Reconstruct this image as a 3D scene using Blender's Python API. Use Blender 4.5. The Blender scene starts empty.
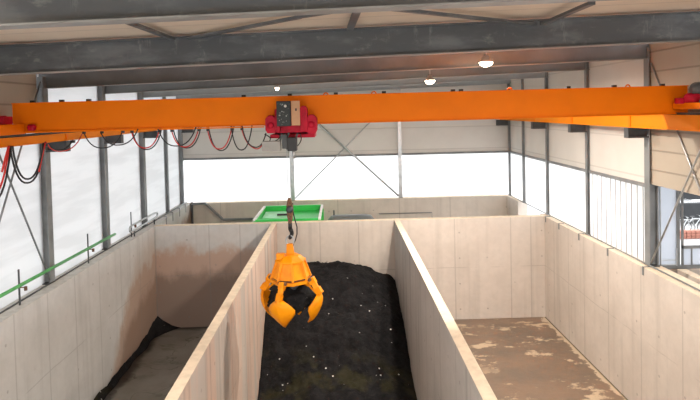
import bpy, bmesh, math, random
from mathutils import Vector, Matrix, noise
random.seed(7)
SC = bpy.context.scene
COL = SC.collection
PI = math.pi

# ------------------------------------------------------------------ camera
F, PITCH, YAW, ROLL, SY, CZ = 570.0, .0308, .0171, -.0226, 72.4, 8.08
def rot():
    cp, sp = math.cos(PITCH), math.sin(PITCH); cy, sy = math.cos(YAW), math.sin(YAW); cr, sr = math.cos(ROLL), math.sin(ROLL)
    Rz = Matrix(((cy, -sy, 0), (sy, cy, 0), (0, 0, 1)))
    Rx = Matrix(((1, 0, 0), (0, cp, -sp), (0, sp, cp)))
    Ry = Matrix(((cr, 0, sr), (0, 1, 0), (-sr, 0, cr)))
    return Ry @ Rx @ Rz
RM = rot(); RT = RM.transposed()
def at(u, v, axis, val):
    """point of the hall seen at photo position (u, v) on the plane axis = val"""
    d = RT @ Vector(((u - 350) / F, 1, (200 - SY - v) / F))
    i = 'XYZ'.index(axis)
    t = (val - (CZ if i == 2 else 0)) / d[i]
    return Vector((d.x * t, d.y * t, d.z * t + CZ))
cam = bpy.data.objects.new('camera', bpy.data.cameras.new('camera'))
COL.objects.link(cam)
xc, yc, zc = RT @ Vector((1, 0, 0)), RT @ Vector((0, 0, 1)), -(RT @ Vector((0, 1, 0)))
m4 = Matrix((xc, yc, zc)).transposed().to_4x4(); m4.translation = (0, 0, CZ)
cam.matrix_world = m4
cam.data.sensor_width = 36; cam.data.lens = F / 700 * 36
cam.data.shift_y = -SY / 700
cam.data.clip_end = 500
SC.camera = cam

# ------------------------------------------------------------------ materials
class NT:
    def __init__(s, name, rough=.6, metal=0.0, spec=.5):
        s.m = bpy.data.materials.new(name); s.m.use_nodes = True
        s.t = s.m.node_tree; s.n = s.t.nodes; s.b = s.n['Principled BSDF']
        s.b.inputs['Roughness'].default_value = rough; s.b.inputs['Metallic'].default_value = metal
        s.b.inputs['Specular IOR Level'].default_value = spec
        s.co = s.n.new('ShaderNodeTexCoord').outputs['Object']
    def link(s, a, b): s.t.links.new(a, b)
    def _in(s, sock, v):
        if isinstance(v, (int, float)): sock.default_value = v
        elif isinstance(v, tuple): sock.default_value = (*v, 1) if len(sock.default_value) == 4 and len(v) == 3 else v
        else: s.link(v, sock)
    def math(s, op, a, b=0.0, c=None, clamp=False):
        x = s.n.new('ShaderNodeMath'); x.operation = op; x.use_clamp = clamp
        s._in(x.inputs[0], a); s._in(x.inputs[1], b)
        if c is not None: s._in(x.inputs[2], c)
        return x.outputs[0]
    def xyz(s):
        x = s.n.new('ShaderNodeSeparateXYZ'); s.link(s.co, x.inputs[0]); return x.outputs
    def noise(s, scale, detail=4, rough=.55, stretch=(1, 1, 1), off=0.0):
        mp = s.n.new('ShaderNodeMapping'); s.link(s.co, mp.inputs[0])
        mp.inputs['Scale'].default_value = stretch; mp.inputs['Location'].default_value = (off, off, off)
        x = s.n.new('ShaderNodeTexNoise'); s.link(mp.outputs[0], x.inputs['Vector'])
        x.inputs['Scale'].default_value = scale; x.inputs['Detail'].default_value = detail; x.inputs['Roughness'].default_value = rough
        return x.outputs['Fac']
    def voro(s, scale, off=0.0):
        mp = s.n.new('ShaderNodeMapping'); s.link(s.co, mp.inputs[0]); mp.inputs['Location'].default_value = (off,) * 3
        x = s.n.new('ShaderNodeTexVoronoi'); s.link(mp.outputs[0], x.inputs['Vector']); x.inputs['Scale'].default_value = scale
        return x.outputs['Distance']
    def step(s, v, a, b):      # smooth ramp 0..1 while v goes a..b
        x = s.n.new('ShaderNodeMapRange'); x.interpolation_type = 'SMOOTHSTEP'
        s._in(x.inputs['Value'], v); x.inputs['From Min'].default_value = a; x.inputs['From Max'].default_value = b
        return x.outputs['Result']
    def mix(s, f, a, b):
        x = s.n.new('ShaderNodeMix'); x.data_type = 'RGBA'
        s._in(x.inputs[0], f); s._in(x.inputs[6], a); s._in(x.inputs[7], b)
        return x.outputs[2]
    def color(s, c): s._in(s.b.inputs['Base Color'], c); return s
    def bump(s, h, strength=.3, dist=.02):
        x = s.n.new('ShaderNodeBump'); x.inputs['Strength'].default_value = strength; x.inputs['Distance'].default_value = dist
        s.link(h, x.inputs['Height']); s.link(x.outputs[0], s.b.inputs['Normal']); return s
def paint(name, c, rough=.45, metal=0.0, var=.18, scale=2.5, c2=None, spec=.5):
    k = NT(name, rough, metal, spec)
    d = c2 or tuple(v * (1 - var) for v in c)
    f = k.step(k.noise(scale, 5), .35, .7)
    k.color(k.mix(f, c, d))
    return k.m

def concrete(name, axis, base, dark, seams, width=.022, hz=1.99, tie=(1.05, .98), toff=.4, stain=None, streak=.25, pale=None):
    k = NT(name, .82, 0, .3)
    o = k.xyz(); u = o[0] if axis == 'X' else o[1]; z = o[2]
    c = k.mix(k.step(k.noise(.7, 5, .6), .3, .72), base, dark)
    c = k.mix(k.math('MULTIPLY', k.step(k.noise(5, 6, .65), .35, .75), .35), c, tuple(v * .78 for v in base))
    st = k.noise(1.3, 3, .5, (2.2, 2.2, .10), 3.1)
    c = k.mix(k.math('MULTIPLY', k.step(st, .5, .72), streak), c, tuple(v * .55 for v in dark))
    if pale:
        st2 = k.noise(1.0, 3, .5, (1.6, 1.6, .08), 9.3)
        c = k.mix(k.math('MULTIPLY', k.step(st2, .5, .62), .6), c, pale)
    line = None
    for sp in seams:
        a = k.math('LESS_THAN', k.math('ABSOLUTE', k.math('SUBTRACT', u, sp)), width)
        line = a if line is None else k.math('MAXIMUM', line, a)
    wob = k.math('MULTIPLY', k.math('SUBTRACT', k.noise(.9, 2), .5), .10)
    hl = k.math('LESS_THAN', k.math('ABSOLUTE', k.math('SUBTRACT', k.math('ADD', z, wob), hz)), .014)
    hl = k.math('MULTIPLY', hl, k.step(k.noise(1.1, 3, .5, (1, 1, 1), 5), .38, .55))
    line = hl if line is None else k.math('MAXIMUM', line, hl)
    # formwork tie holes on a grid
    fu = k.math('SUBTRACT', k.math('FRACT', k.math('DIVIDE', k.math('ADD', u, toff + 50 * tie[0]), tie[0])), .5)
    fz = k.math('SUBTRACT', k.math('FRACT', k.math('DIVIDE', k.math('ADD', z, .1), tie[1])), .5)
    du, dz = k.math('MULTIPLY', fu, tie[0]), k.math('MULTIPLY', fz, tie[1])
    rr = k.math('SQRT', k.math('ADD', k.math('MULTIPLY', du, du), k.math('MULTIPLY', dz, dz)))
    hole = k.math('MULTIPLY', k.math('LESS_THAN', rr, .034), k.step(k.noise(.8, 1, .5, (1, 1, 1), 20), .5, .56))
    mask = k.math('MAXIMUM', k.math('MULTIPLY', line, .33), k.math('MULTIPLY', hole, .5))
    if stain:
        for zs, slope, amp, col, ymin, soft, full in stain:
            n = k.math('MULTIPLY', k.math('SUBTRACT', k.noise(1.5, 6, .65, (1, 1, .7), zs * 3), .5), amp)
            zq = k.math('SUBTRACT', z, k.math('MULTIPLY', k.math('SUBTRACT', o[1], 18.0), slope)) if slope else z
            f = k.math('SUBTRACT', 1.0, k.step(k.math('ADD', zq, n), zs - soft, zs))
            if ymin is not None: f = k.math('MULTIPLY', f, k.step(k.math('ADD', k.math('ADD', o[1], k.math('MULTIPLY', z, -.75)), n), ymin - .3, ymin + .3))
            f = k.math('MULTIPLY', f, full)
            c = k.mix(f, c, col)
    c = k.mix(mask, c, tuple(v * .45 for v in dark))
    k.color(c)
    h = k.math('SUBTRACT', k.math('MULTIPLY', k.noise(9, 5), .4), mask)
    k.bump(h, .35, .02)
    return k.m

M = {}
GB, GD = (.60, .605, .605), (.52, .525, .52)
WB, WD = (.64, .575, .52), (.56, .50, .45)
REDB = (.25, .145, .105)
M['wall_left'] = concrete('concrete_wall_left', 'Y', GB, GD, [21.42, 19.8, 18.1, 16.5, 15.0, 13.6, 12.2, 10.9, 9.6, 8.3], toff=.2,
                          stain=[(3.4, .1, 1.2, (.50, .44, .40), 17.0, .9, .7), (2.6, .12, 2.0, (.42, .29, .22), 17.1, .5, .75), (1.3, .3, 1.3, (.24, .16, .12), 17.6, .6, .7)])
M['wall_right'] = concrete('concrete_wall_right', 'Y', WB, WD, [20.5, 19.2, 17.95, 16.3, 14.5, 12.7, 10.9, 9.1], toff=.5)
M['back_left'] = concrete('concrete_back_left', 'X', GB, GD, [-7.06, -5.04, -3.88], toff=.1,
                          stain=[(3.2, 0, 1.5, (.45, .31, .24), None, .5, .85), (2.35, 0, 1.3, (.21, .16, .135), None, .6, .8)])
M['back_mid'] = concrete('concrete_back_mid', 'X', (.62, .565, .51), (.54, .49, .445), [-.86, .6], toff=.1)
M['back_right'] = concrete('concrete_back_right', 'X', WB, WD, [4.25, 6.39, 7.16], toff=.3)
M['div_left'] = concrete('concrete_divider_left', 'Y', (.66, .515, .43), (.60, .45, .37), [19.6, 17.2, 14.8, 12.4, 10], toff=.3, streak=.95, pale=(.50, .485, .455))
M['div_right'] = concrete('concrete_divider_right', 'Y', (.52, .505, .485), (.44, .43, .415), [19.6, 17.2, 14.8, 12.4, 10], toff=.3, streak=.5)
M['far'] = concrete('concrete_far_wall', 'X', (.64, .585, .525), (.57, .52, .47), [-5.7, -3.0, -.2, 2.7, 5.1], toff=.1)
M['cap_grey'] = paint('concrete_cap_grey', (.56, .55, .53), .8, 0, .2, 6)
M['cap'] = paint('concrete_cap', (.78, .67, .53), .8, 0, .15, 6)
# floors
k = NT('bay_floor', .55)
o = k.xyz()
left = k.mix(k.step(k.noise(.9, 6, .6), .3, .7), (.15, .145, .13), (.22, .215, .195))
rb = k.mix(k.step(k.noise(.55, 5, .6), .35, .65), (.215, .145, .10), (.16, .12, .09))
pt = k.math('MULTIPLY', k.step(k.noise(1.1, 9, .68, (.7, 1.3, 1), 4.7), .55, .60), k.step(k.noise(.5, 3, .5, (1, 1, 1), 8), .36, .55))
rb = k.mix(k.math('MULTIPLY', pt, .75), rb, (.60, .47, .33))
rb = k.mix(k.step(k.math('ADD', o[0], k.math('MULTIPLY', k.noise(2.2, 6, .65), .9)), 7.93, 8.0), rb, (.50, .40, .29))
rb = k.mix(k.step(o[0], 7.62, 7.66), rb, (.10, .08, .045))
crack = k.math('LESS_THAN', k.math('ABSOLUTE', k.math('SUBTRACT', k.noise(.55, 3, .6, (1, 1, 1), 33), .5)), .004)
left = k.mix(k.math('MULTIPLY', crack, .7), left, (.04, .035, .03))
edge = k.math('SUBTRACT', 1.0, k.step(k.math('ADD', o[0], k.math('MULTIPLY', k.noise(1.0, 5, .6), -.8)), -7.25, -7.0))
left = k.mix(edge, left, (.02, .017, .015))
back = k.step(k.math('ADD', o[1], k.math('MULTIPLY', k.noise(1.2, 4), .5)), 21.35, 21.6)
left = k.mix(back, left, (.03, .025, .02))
k.color(k.mix(k.math('GREATER_THAN', o[0], 2.0), left, rb))
ro = k.mix(pt, (.38,) * 3, (.75,) * 3); k.link(ro, k.b.inputs['Roughness'])
k.bump(k.noise(6, 5), .25, .02); M['floor'] = k.m
M['ground'] = paint('yard_asphalt', (.34, .34, .34), .9, 0, .2, .4)
# cladding
def panel(name, c, seam=.5, off=0.0, seamdark=.6, axis=2):
    k = NT(name, .6); o = k.xyz()
    fr = k.math('ABSOLUTE', k.math('SUBTRACT', k.math('FRACT', k.math('DIVIDE', k.math('ADD', o[axis], off + 20 * seam), seam)), .5))
    ln = k.math('GREATER_THAN', fr, .5 - .022 / seam)
    base = k.mix(k.step(k.noise(.8, 3), .3, .7), c, tuple(v * .93 for v in c))
    k.color(k.mix(k.math('MULTIPLY', ln, seamdark), base, tuple(v * .45 for v in c)))
    k.bump(k.math('SUBTRACT', 1.0, ln), .6, .03)
    return k.m
M['panel'] = panel('sandwich_panel_grey', (.68, .665, .635), 1.04, .1, .3)
M['panel_tan'] = panel('sandwich_panel_tan', (.43, .375, .305), .5, .12, .6)
M['roof'] = panel('roof_panel', (.74, .62, .50), .9, 0, .45, 1)
def translucent(name, c, transp=.0, ribs=None):
    m = bpy.data.materials.new(name); m.use_nodes = True; t = m.node_tree; n = t.nodes; n.clear()
    out = n.new('ShaderNodeOutputMaterial'); tr = n.new('ShaderNodeBsdfTranslucent'); di = n.new('ShaderNodeBsdfDiffuse')
    tp = n.new('ShaderNodeBsdfTransparent'); m1 = n.new('ShaderNodeMixShader'); m2 = n.new('ShaderNodeMixShader')
    m1.inputs[0].default_value = .35; m2.inputs[0].default_value = transp
    co = n.new('ShaderNodeTexCoord'); mp = n.new('ShaderNodeMapping'); nz = n.new('ShaderNodeTexNoise')
    mp.inputs['Rotation'].default_value = (.35, 0, 0); mp.inputs['Scale'].default_value = (.5, .35, 3.0)
    t.links.new(co.outputs['Object'], mp.inputs[0]); t.links.new(mp.outputs[0], nz.inputs['Vector']); nz.inputs['Scale'].default_value = 1.2; nz.inputs['Detail'].default_value = 4
    rp = n.new('ShaderNodeValToRGB'); rp.color_ramp.elements[0].position = .42; rp.color_ramp.elements[1].position = .56
    rp.color_ramp.elements[0].color = (*[v * (ribs or 1) for v in c], 1); rp.color_ramp.elements[1].color = (*c, 1)
    t.links.new(nz.outputs['Fac'], rp.inputs[0])
    t.links.new(rp.outputs[0], tr.inputs[0]); t.links.new(rp.outputs[0], di.inputs[0])
    t.links.new(tr.outputs[0], m1.inputs[1]); t.links.new(di.outputs[0], m1.inputs[2])
    t.links.new(m1.outputs[0], m2.inputs[1]); t.links.new(tp.outputs[0], m2.inputs[2]); t.links.new(m2.outputs[0], out.inputs[0])
    return m
M['poly'] = translucent('polycarbonate_clear', (.88, .88, .88), .35)
M['film'] = translucent('polycarbonate_milky', (.71, .715, .72), .0, .93)
M['curtain'] = translucent('strip_curtain', (.62, .66, .72), .15)
# metals and paints
M['steel'] = paint('grey_steel', (.22, .235, .245), .5, 0, .3, 1.5)
M['steel_dark'] = paint('dark_steel', (.07, .075, .08), .5, 0, .3, 3)
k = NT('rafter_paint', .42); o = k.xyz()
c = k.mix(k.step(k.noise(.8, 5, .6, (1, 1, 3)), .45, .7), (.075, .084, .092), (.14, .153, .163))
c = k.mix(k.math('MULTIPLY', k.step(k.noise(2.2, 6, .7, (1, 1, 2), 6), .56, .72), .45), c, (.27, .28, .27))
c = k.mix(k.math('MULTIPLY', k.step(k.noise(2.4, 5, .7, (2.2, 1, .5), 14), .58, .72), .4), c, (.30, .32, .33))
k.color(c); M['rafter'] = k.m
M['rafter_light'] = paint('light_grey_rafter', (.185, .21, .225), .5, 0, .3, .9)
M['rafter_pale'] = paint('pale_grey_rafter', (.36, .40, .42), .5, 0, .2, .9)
M['flange'] = paint('rafter_flange', (.26, .26, .25), .45, 0, .3, 2)
M['galv'] = paint('galvanised', (.50, .52, .53), .35, .6, .2, 4)
M['orange'] = paint('crane_orange', (.88, .20, .0), .5, 0, .08, 1.2, None, .15)
M['yellow'] = paint('runway_yellow', (.88, .26, .0), .5, 0, .08, 1.2, None, .15)
M['grab'] = paint('grab_orange', (.92, .33, .002), .45, 0, .22, 3, (.80, .24, .0), .25)
M['red'] = paint('hoist_red', (.50, .006, .03), .5, 0, .3, 5, None, .2)
M['black'] = paint('black_plastic', (.018, .018, .02), .5)
M['rubber'] = paint('rubber_cable', (.02, .02, .022), .6)
M['redcable'] = paint('red_cable', (.60, .025, .02), .5)
M['box'] = paint('grey_box', (.36, .35, .33), .5)
M['door'] = paint('cabinet_door', (.62, .33, .17), .45)
M['white'] = paint('white_paint', (.82, .83, .82), .5)
M['green'] = paint('container_green', (.035, .56, .10), .4, 0, .15, 1.5)
M['mint'] = paint('mint_panel', (.35, .80, .50), .4, 0, .1, 2)
M['pipe_green'] = paint('pipe_green', (.10, .42, .13), .45, 0, .25, 3)
M['rust'] = paint('rusty_brown', (.20, .10, .05), .7, .2, .5, 30, (.07, .04, .03))
M['tank'] = paint('tank_grey', (.17, .19, .20), .5)
M['brick'] = paint('reddish_brick', (.30, .12, .085), .8)
M['glass_dark'] = paint('dark_glass', (.02, .022, .025), .15)
k = NT('circuit_panel', .5)
v = k.voro(22); f = k.math('LESS_THAN', v, .28)
k.color(k.mix(k.math('MULTIPLY', f, k.step(k.noise(9, 3), .45, .55)), (.015, .022, .022), (.40, .45, .42))); M['circuit'] = k.m
k = NT('compost', .9, 0, .12)
c = k.mix(k.step(k.noise(3.0, 6, .7), .35, .7), (.018, .0175, .019), (.006, .006, .007))
c = k.mix(k.math('MULTIPLY', k.step(k.noise(14, 4, .7), .58, .68), .4), c, (.05, .047, .045))
fl = k.math('MULTIPLY', k.math('LESS_THAN', k.voro(4.5, 3), .11), k.step(k.noise(1.7, 2, .5, (1, 1, 1), 12), .52, .56))
c = k.mix(fl, c, (.62, .62, .60))
o = k.xyz()
g = k.math('MULTIPLY', k.step(k.noise(1.1, 5, .6, (1, 1, 1), 2), .48, .62), k.math('SUBTRACT', 1.0, k.step(o[1], -1.9, -.9)))
c = k.mix(k.math('MULTIPLY', g, .16), c, (.11, .10, .02))
k.color(c); k.bump(k.noise(11, 6, .7), .8, .06); M['compost'] = k.m
k = NT('lamp_glow', .5); k.b.inputs['Emission Color'].default_value = (1, .80, .58, 1); k.b.inputs['Emission Strength'].default_value = 40; k.color((1, .9, .8)); M['glow'] = k.m

# ------------------------------------------------------------------ mesh helpers
class MB:
    def __init__(s): s.b = bmesh.new(); s.mi = 0
    def box(s, x0, x1, y0, y1, z0, z1, mi=0):
        c = [s.b.verts.new((x, y, z)) for x in (x0, x1) for y in (y0, y1) for z in (z0, z1)]
        for f in ((0, 1, 3, 2), (4, 6, 7, 5), (0, 4, 5, 1), (2, 3, 7, 6), (0, 2, 6, 4), (1, 5, 7, 3)):
            s.b.faces.new([c[i] for i in f]).material_index = mi
        return s
    def tube(s, pts, r, n=8, mi=0, caps=True):
        pts = [Vector(p) for p in pts]; rings = []
        rr = r if isinstance(r, (list, tuple)) else [r] * len(pts)
        up = None
        for i, p in enumerate(pts):
            d = (pts[min(i + 1, len(pts) - 1)] - pts[max(i - 1, 0)]).normalized()
            if up is None: up = Vector((0, 0, 1)) if abs(d.z) < .9 else Vector((1, 0, 0))
            a = d.cross(up).normalized(); b2 = a.cross(d).normalized(); up = b2
            rings.append([s.b.verts.new(p + a * rr[i] * math.cos(2 * PI * k / n) + b2 * rr[i] * math.sin(2 * PI * k / n)) for k in range(n)])
        for A, B in zip(rings, rings[1:]):
            for k in range(n):
                f = s.b.faces.new((A[k], A[(k + 1) % n], B[(k + 1) % n], B[k])); f.smooth = n > 6; f.material_index = mi
        if caps: s.b.faces.new(rings[0][::-1]).material_index = mi; s.b.faces.new(rings[-1]).material_index = mi
        return s
    def bar(s, a, b, w, h, mi=0):     # rectangular bar between two points
        a, b = Vector(a), Vector(b); d = (b - a).normalized()
        up = Vector((0, 0, 1)) if abs(d.z) < .9 else Vector((0, 1, 0))
        x = d.cross(up).normalized(); y = x.cross(d).normalized()
        R = [[s.b.verts.new(p + x * sx * w / 2 + y * sy * h / 2) for sx, sy in ((-1, -1), (1, -1), (1, 1), (-1, 1))] for p in (a, b)]
        for k in range(4): s.b.faces.new((R[0][k], R[0][(k + 1) % 4], R[1][(k + 1) % 4], R[1][k])).material_index = mi
        s.b.faces.new(R[0][::-1]).material_index = mi; s.b.faces.new(R[1]).material_index = mi
        return s
    def prism(s, poly, axis, a, b, mi=0):   # polygon in the two other axes, extruded along axis a..b
        def P(p, w):
            return {'X': (w, p[0], p[1]), 'Y': (p[0], w, p[1]), 'Z': (p[0], p[1], w)}[axis]
        A = [s.b.verts.new(P(p, a)) for p in poly]; B = [s.b.verts.new(P(p, b)) for p in poly]; n = len(poly)
        s.b.faces.new(A).material_index = mi; s.b.faces.new(B[::-1]).material_index = mi
        for k in range(n): s.b.faces.new((A[k], B[k], B[(k + 1) % n], A[(k + 1) % n])).material_index = mi
        return s
    def lathe(s, prof, c, n=20, mi=0, axis='Z', smooth=True):
        rings = []
        for r, z in prof:
            ring = []
            for k in range(n):
                a = 2 * PI * k / n; p = (r * math.cos(a), r * math.sin(a), z)
                if axis == 'Y': p = (p[0], p[2], p[1])
                if axis == 'X': p = (p[2], p[0], p[1])
                ring.append(s.b.verts.new(Vector(c) + Vector(p)))
            rings.append(ring)
        for A, B in zip(rings, rings[1:]):
            for k in range(n):
                f = s.b.faces.new((A[k], A[(k + 1) % n], B[(k + 1) % n], B[k])); f.smooth = smooth; f.material_index = mi
        s.b.faces.new(rings[0][::-1]).material_index = mi; s.b.faces.new(rings[-1]).material_index = mi
        return s
    def build(s, name, mats, parent=None, bevel=0, loc=None, solid=0, label=None):
        bmesh.ops.recalc_face_normals(s.b, faces=s.b.faces[:])
        me = bpy.data.meshes.new(name)
        if loc is not None: bmesh.ops.translate(s.b, verts=s.b.verts[:], vec=-Vector(loc))
        s.b.to_mesh(me); s.b.free()
        for m in (mats if isinstance(mats, (list, tuple)) else [mats]): me.materials.append(M[m])
        o = bpy.data.objects.new(name, me); COL.objects.link(o)
        if loc is not None: o.location = loc
        if parent is not None:
            o.parent = parent; o.matrix_parent_inverse = Matrix.Translation(-parent.location)
        if solid:
            md = o.modifiers.new('thickness', 'SOLIDIFY'); md.thickness = solid; md.offset = 0
        if bevel:
            md = o.modifiers.new('bevel', 'BEVEL'); md.width = bevel; md.segments = 2; md.limit_method = 'ANGLE'
        if label: o['label'] = label
        return o
def tag(o, label, cat, group=None, kind=None):
    if label: o['label'] = label
    if cat: o['category'] = cat
    if group: o['group'] = group
    if kind: o['kind'] = kind
    return o
def root(name, loc, label, cat, group=None):
    o = bpy.data.objects.new(name, None); COL.objects.link(o); o.location = loc; o.empty_display_size = .2
    return tag(o, label, cat, group)
def struct(o): o['kind'] = 'structure'; return o

T = 3.88                                  # top of the bunker walls
XL, XR, YB, YF = -7.08, 7.69, 21.45, 26.7
CL, CR = -7.37, 7.88                      # inner faces of the side columns
YN = -3.0                                 # the hall runs on behind the camera
def eave(x, z=9.05): return z + .028 * x

# ------------------------------------------------------------------ setting
struct(MB().box(-8.0, 8.2, YN, 27.1, -.3, 0).build('floor', 'floor'))
g = MB(); g.box(-60, -8.0, -30, 140, -.3, -.02); g.box(8.2, 120, -30, 140, -.3, -.02); g.box(-8.0, 8.2, 27.1, 140, -.3, -.02)
struct(g.build('ground', 'ground'))
def capped(name, x0, x1, y0, y1, mat, z1=T):
    w = MB().box(x0, x1, y0, y1, 0, z1 - .012).box(x0, x1, y0, y1, z1 - .012, z1, 1)
    return struct(w.build(name, [mat, 'cap_grey' if name == 'wall_left' else 'cap']))
capped('wall_left', -7.8, XL, YN, 27.1, 'wall_left')
capped('wall_right', XR, 8.2, YN, 21.9, 'wall_right')
capped('wall_right_rear', XR + .1, 8.2, 25.0, 27.1, 'wall_right')
capped('wall_back_left', XL, -2.68, YB, YB + .28, 'back_left')
capped('wall_back_middle', -2.68, 2.17, YB, YB + .28, 'back_mid')
capped('wall_back_right', 2.17, XR, YB, YB + .28, 'back_right')
capped('wall_divider_left', -2.68, -2.485, YN, YB, 'div_left')
capped('wall_divider_right', 1.96, 2.165, YN, YB, 'div_right')
capped('wall_far', XL, XR + .1, YF, YF + .35, 'far')
# outer upstand beside the right wall
capped('wall_outer_right', 8.62, 8.85, 6, 14.45, 'wall_right', 3.78)
struct(MB().box(8.2, 8.62, 6, 14.45, 0, 3.2).build('floor_gutter', 'wall_right'))

RAIL = 5.93
struct(MB().box(-7.40, -7.37, YN, 26.7, T, T + .03).build('trim_20', 'steel_dark'))
# far wall cladding and window strip
struct(MB().prism([(-8.0, RAIL), (8.25, RAIL), (8.25, 9.75), (-8.0, 9.35)], 'Y', 26.95, 27.05).build('wall_far_upper', 'panel'))
def strip(name, axis, c, a, b, z0, z1, mat, ribs=()):
    g = MB()
    if axis == 'X': g.box(a, b, c, c + .03, z0, z1)
    else: g.box(c, c + .03, a, b, z0, z1)
    return struct(g.build(name, mat))
strip('window_1', 'X', 26.98, -7.7, -2.35, T, RAIL, 'poly'); strip('window_2', 'X', 26.98, -2.25, 2.72, T, RAIL, 'poly'); strip('window_3', 'X', 26.98, 2.84, 8.1, T, RAIL, 'poly')
struct(MB().box(-7.6, 8.0, 26.84, 26.94, RAIL - .04, RAIL + .05).build('trim_1', 'steel'))
# side walls
LY = [14.45, 18.0, 21.5, 24.35, 26.65]; RY = [14.53, 18.17, 21.74, 24.6, 26.65]
yy = [26.95, 24.6, 21.74, 18.17, 14.7]
for i in range(4):
    strip('window_%d' % (4 + i), 'Y', 7.99, yy[i + 1] + .01, yy[i] - .01, T, RAIL, 'poly')
struct(MB().box(7.93, 7.985, 14.66, 26.9, RAIL - .04, RAIL + .05).build('trim_2', 'steel'))
struct(MB().box(7.99, 8.11, 14.6, 27.0, RAIL, 9.6).build('wall_right_upper', 'panel'))
struct(MB().box(7.95, 8.12, YN, 14.5, 6.0, 9.6).build('wall_right_near', 'panel_tan'))
struct(MB().box(-7.6, -7.5, YN, 14.28, 7.95, 9.6).build('wall_left_near', 'panel_tan'))
yl = [26.95] + LY[::-1][1:] + [10.85, 7.2, YN]
for i in range(len(yl) - 1):
    strip('window_%d' % (8 + i), 'Y', -7.58, yl[i + 1] + .03, yl[i] - .03, T, 9.3 if i < 4 else 7.97, 'film')
struct(MB().box(-7.9, 8.2, YN - .1, YN, 4.8, 9.6).build('rear_light_block', 'panel'))  # unseen screen behind the camera, added to keep light off the nearest roof beam
# roof: slopes gently up to the right
struct(MB().prism([(-8.2, 9.66 - .22), (8.5, 9.66 + .245), (8.5, 10.15), (-8.2, 9.72)], 'Y', YN, 27.3).build('ceiling', 'roof'))

# ------------------------------------------------------------------ steel frame
def ibeam(g, p, axis, a, b, w, d, tf=.025, tw=.016, mi_f=0):
    """H section: w = flange width (along Y for columns), d = depth"""
    x, y = p
    if axis == 'Z':   # depth along X, flanges face X
        g.box(x, x + tf, y - w / 2, y + w / 2, a, b); g.box(x + d - tf, x + d, y - w / 2, y + w / 2, a, b); g.box(x + tf, x + d - tf, y - tw / 2, y + tw / 2, a, b)
    return g
names5 = ['first from the big window opening', 'second', 'third', 'fourth, slender', 'in the far corner']
lab_r = ['wide grey steel column at the window opening on the right wall, beside the crossed rods',
         'grey steel column on the right wall, right of the white ribbed sheet bays, second nearest',
         'grey steel column on the right wall where the bay back wall meets it',
         'slender grey steel column on the right wall next to the far corner column',
         'grey steel column standing in the far right corner of the hall']
lab_l = ['wide grey steel column on the left wall nearest the camera, beside the crossed rods',
         'grey steel column on the left wall, second nearest to the camera',
         'grey steel column on the left wall just before the silver handrail end',
         'slender dark steel column on the left wall beyond the silver handrail',
         'grey steel column standing in the far left corner of the hall']
for side, ys, labs in ((1, RY, lab_r), (-1, LY, lab_l)):
    for i, y in enumerate(ys):
        x0 = CR if side > 0 else CL - .28
        d = .24 if side > 0 else .28
        if side > 0 and i: d = .1
        w = ((.24, .13, .12, .07, .10) if side > 0 else (.24, .22, .2, .12, .16))[i]
        if i == 3: d = .14
        if side < 0 and i == 3: x0 = CL - .14
        r = root('steel_column', (x0 + d / 2, y, T), labs[i], 'steel column', 'grey steel columns of the side walls')
        top = eave(x0, 9.30)
        ibeam(MB(), (x0, y), 'Z', T + .02, top, w, d).build('column_shaft', 'steel', r)
        MB().box(x0 - .0, x0 + d + .0, y - w / 2 - .05, y + w / 2 + .05, T, T + .02).build('base_plate', 'steel_dark', r)
        if i in (0, 1, 2, 4):
            # bracket that carries the runway beam
            xa, xb = (7.36, CR) if side > 0 else (CL, -6.86)
            xw = CR if side > 0 else CL
            g = MB().box(xa, xb, y - .11, y + .11, 7.42, 7.465)
            g.box(xa, xb, y - .008, y + .008, 7.24, 7.42); g.box(xa, xb, y - .11, y + .11, 7.20, 7.24)
            e = xa if side > 0 else xb
            g.box(e - .012, e + .012, y - .11, y + .11, 7.20, 7.465)
            g.build('bracket', 'steel_dark', r)
# posts on the far wall
for x, lb in ((-2.30, 'thin grey post on the far wall behind the hanging hook'), (2.78, 'thin grey post on the far wall right of the crossed rods')):
    r = root('steel_post', (x, 26.8, T), lb, 'steel post', 'thin grey posts on the far wall')
    g = MB(); g.box(x - .085, x + .085, 26.72, 26.735, T + .015, 9.05).box(x - .085, x + .085, 26.825, 26.84, T + .015, 9.05).box(x - .008, x + .008, 26.735, 26.825, T + .015, 9.05)
    g.build('post_shaft', 'galv', r)
    MB().box(x - .1, x + .1, 26.71, 26.86, T, T + .015).build('base_plate', 'steel_dark', r)
# rafters
lab_b = ['dark grey roof beam across the very top of the view, nearest the camera', 'deep dark grey roof beam with a pale lower flange, second from the camera',
         'grey roof beam just behind the round lamp, third from the camera', 'grey roof beam behind the third one, fourth from the camera',
         'grey roof beam fifth from the camera, low above the orange girder', 'grey roof beam along the far wall, farthest from the camera']
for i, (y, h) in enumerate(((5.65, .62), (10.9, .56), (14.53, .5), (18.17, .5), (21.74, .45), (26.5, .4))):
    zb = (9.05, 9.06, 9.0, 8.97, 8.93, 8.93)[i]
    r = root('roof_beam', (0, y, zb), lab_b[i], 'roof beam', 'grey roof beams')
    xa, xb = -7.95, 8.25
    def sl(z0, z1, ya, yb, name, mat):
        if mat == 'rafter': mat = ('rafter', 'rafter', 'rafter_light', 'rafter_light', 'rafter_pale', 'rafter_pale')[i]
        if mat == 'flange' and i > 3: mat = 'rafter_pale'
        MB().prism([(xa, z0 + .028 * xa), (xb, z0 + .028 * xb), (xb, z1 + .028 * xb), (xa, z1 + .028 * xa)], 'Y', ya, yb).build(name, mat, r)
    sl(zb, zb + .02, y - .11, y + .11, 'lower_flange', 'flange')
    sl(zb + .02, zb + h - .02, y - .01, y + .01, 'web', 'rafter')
    sl(zb + h - .02, zb + h, y - .11, y + .11, 'upper_flange', 'rafter')
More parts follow.
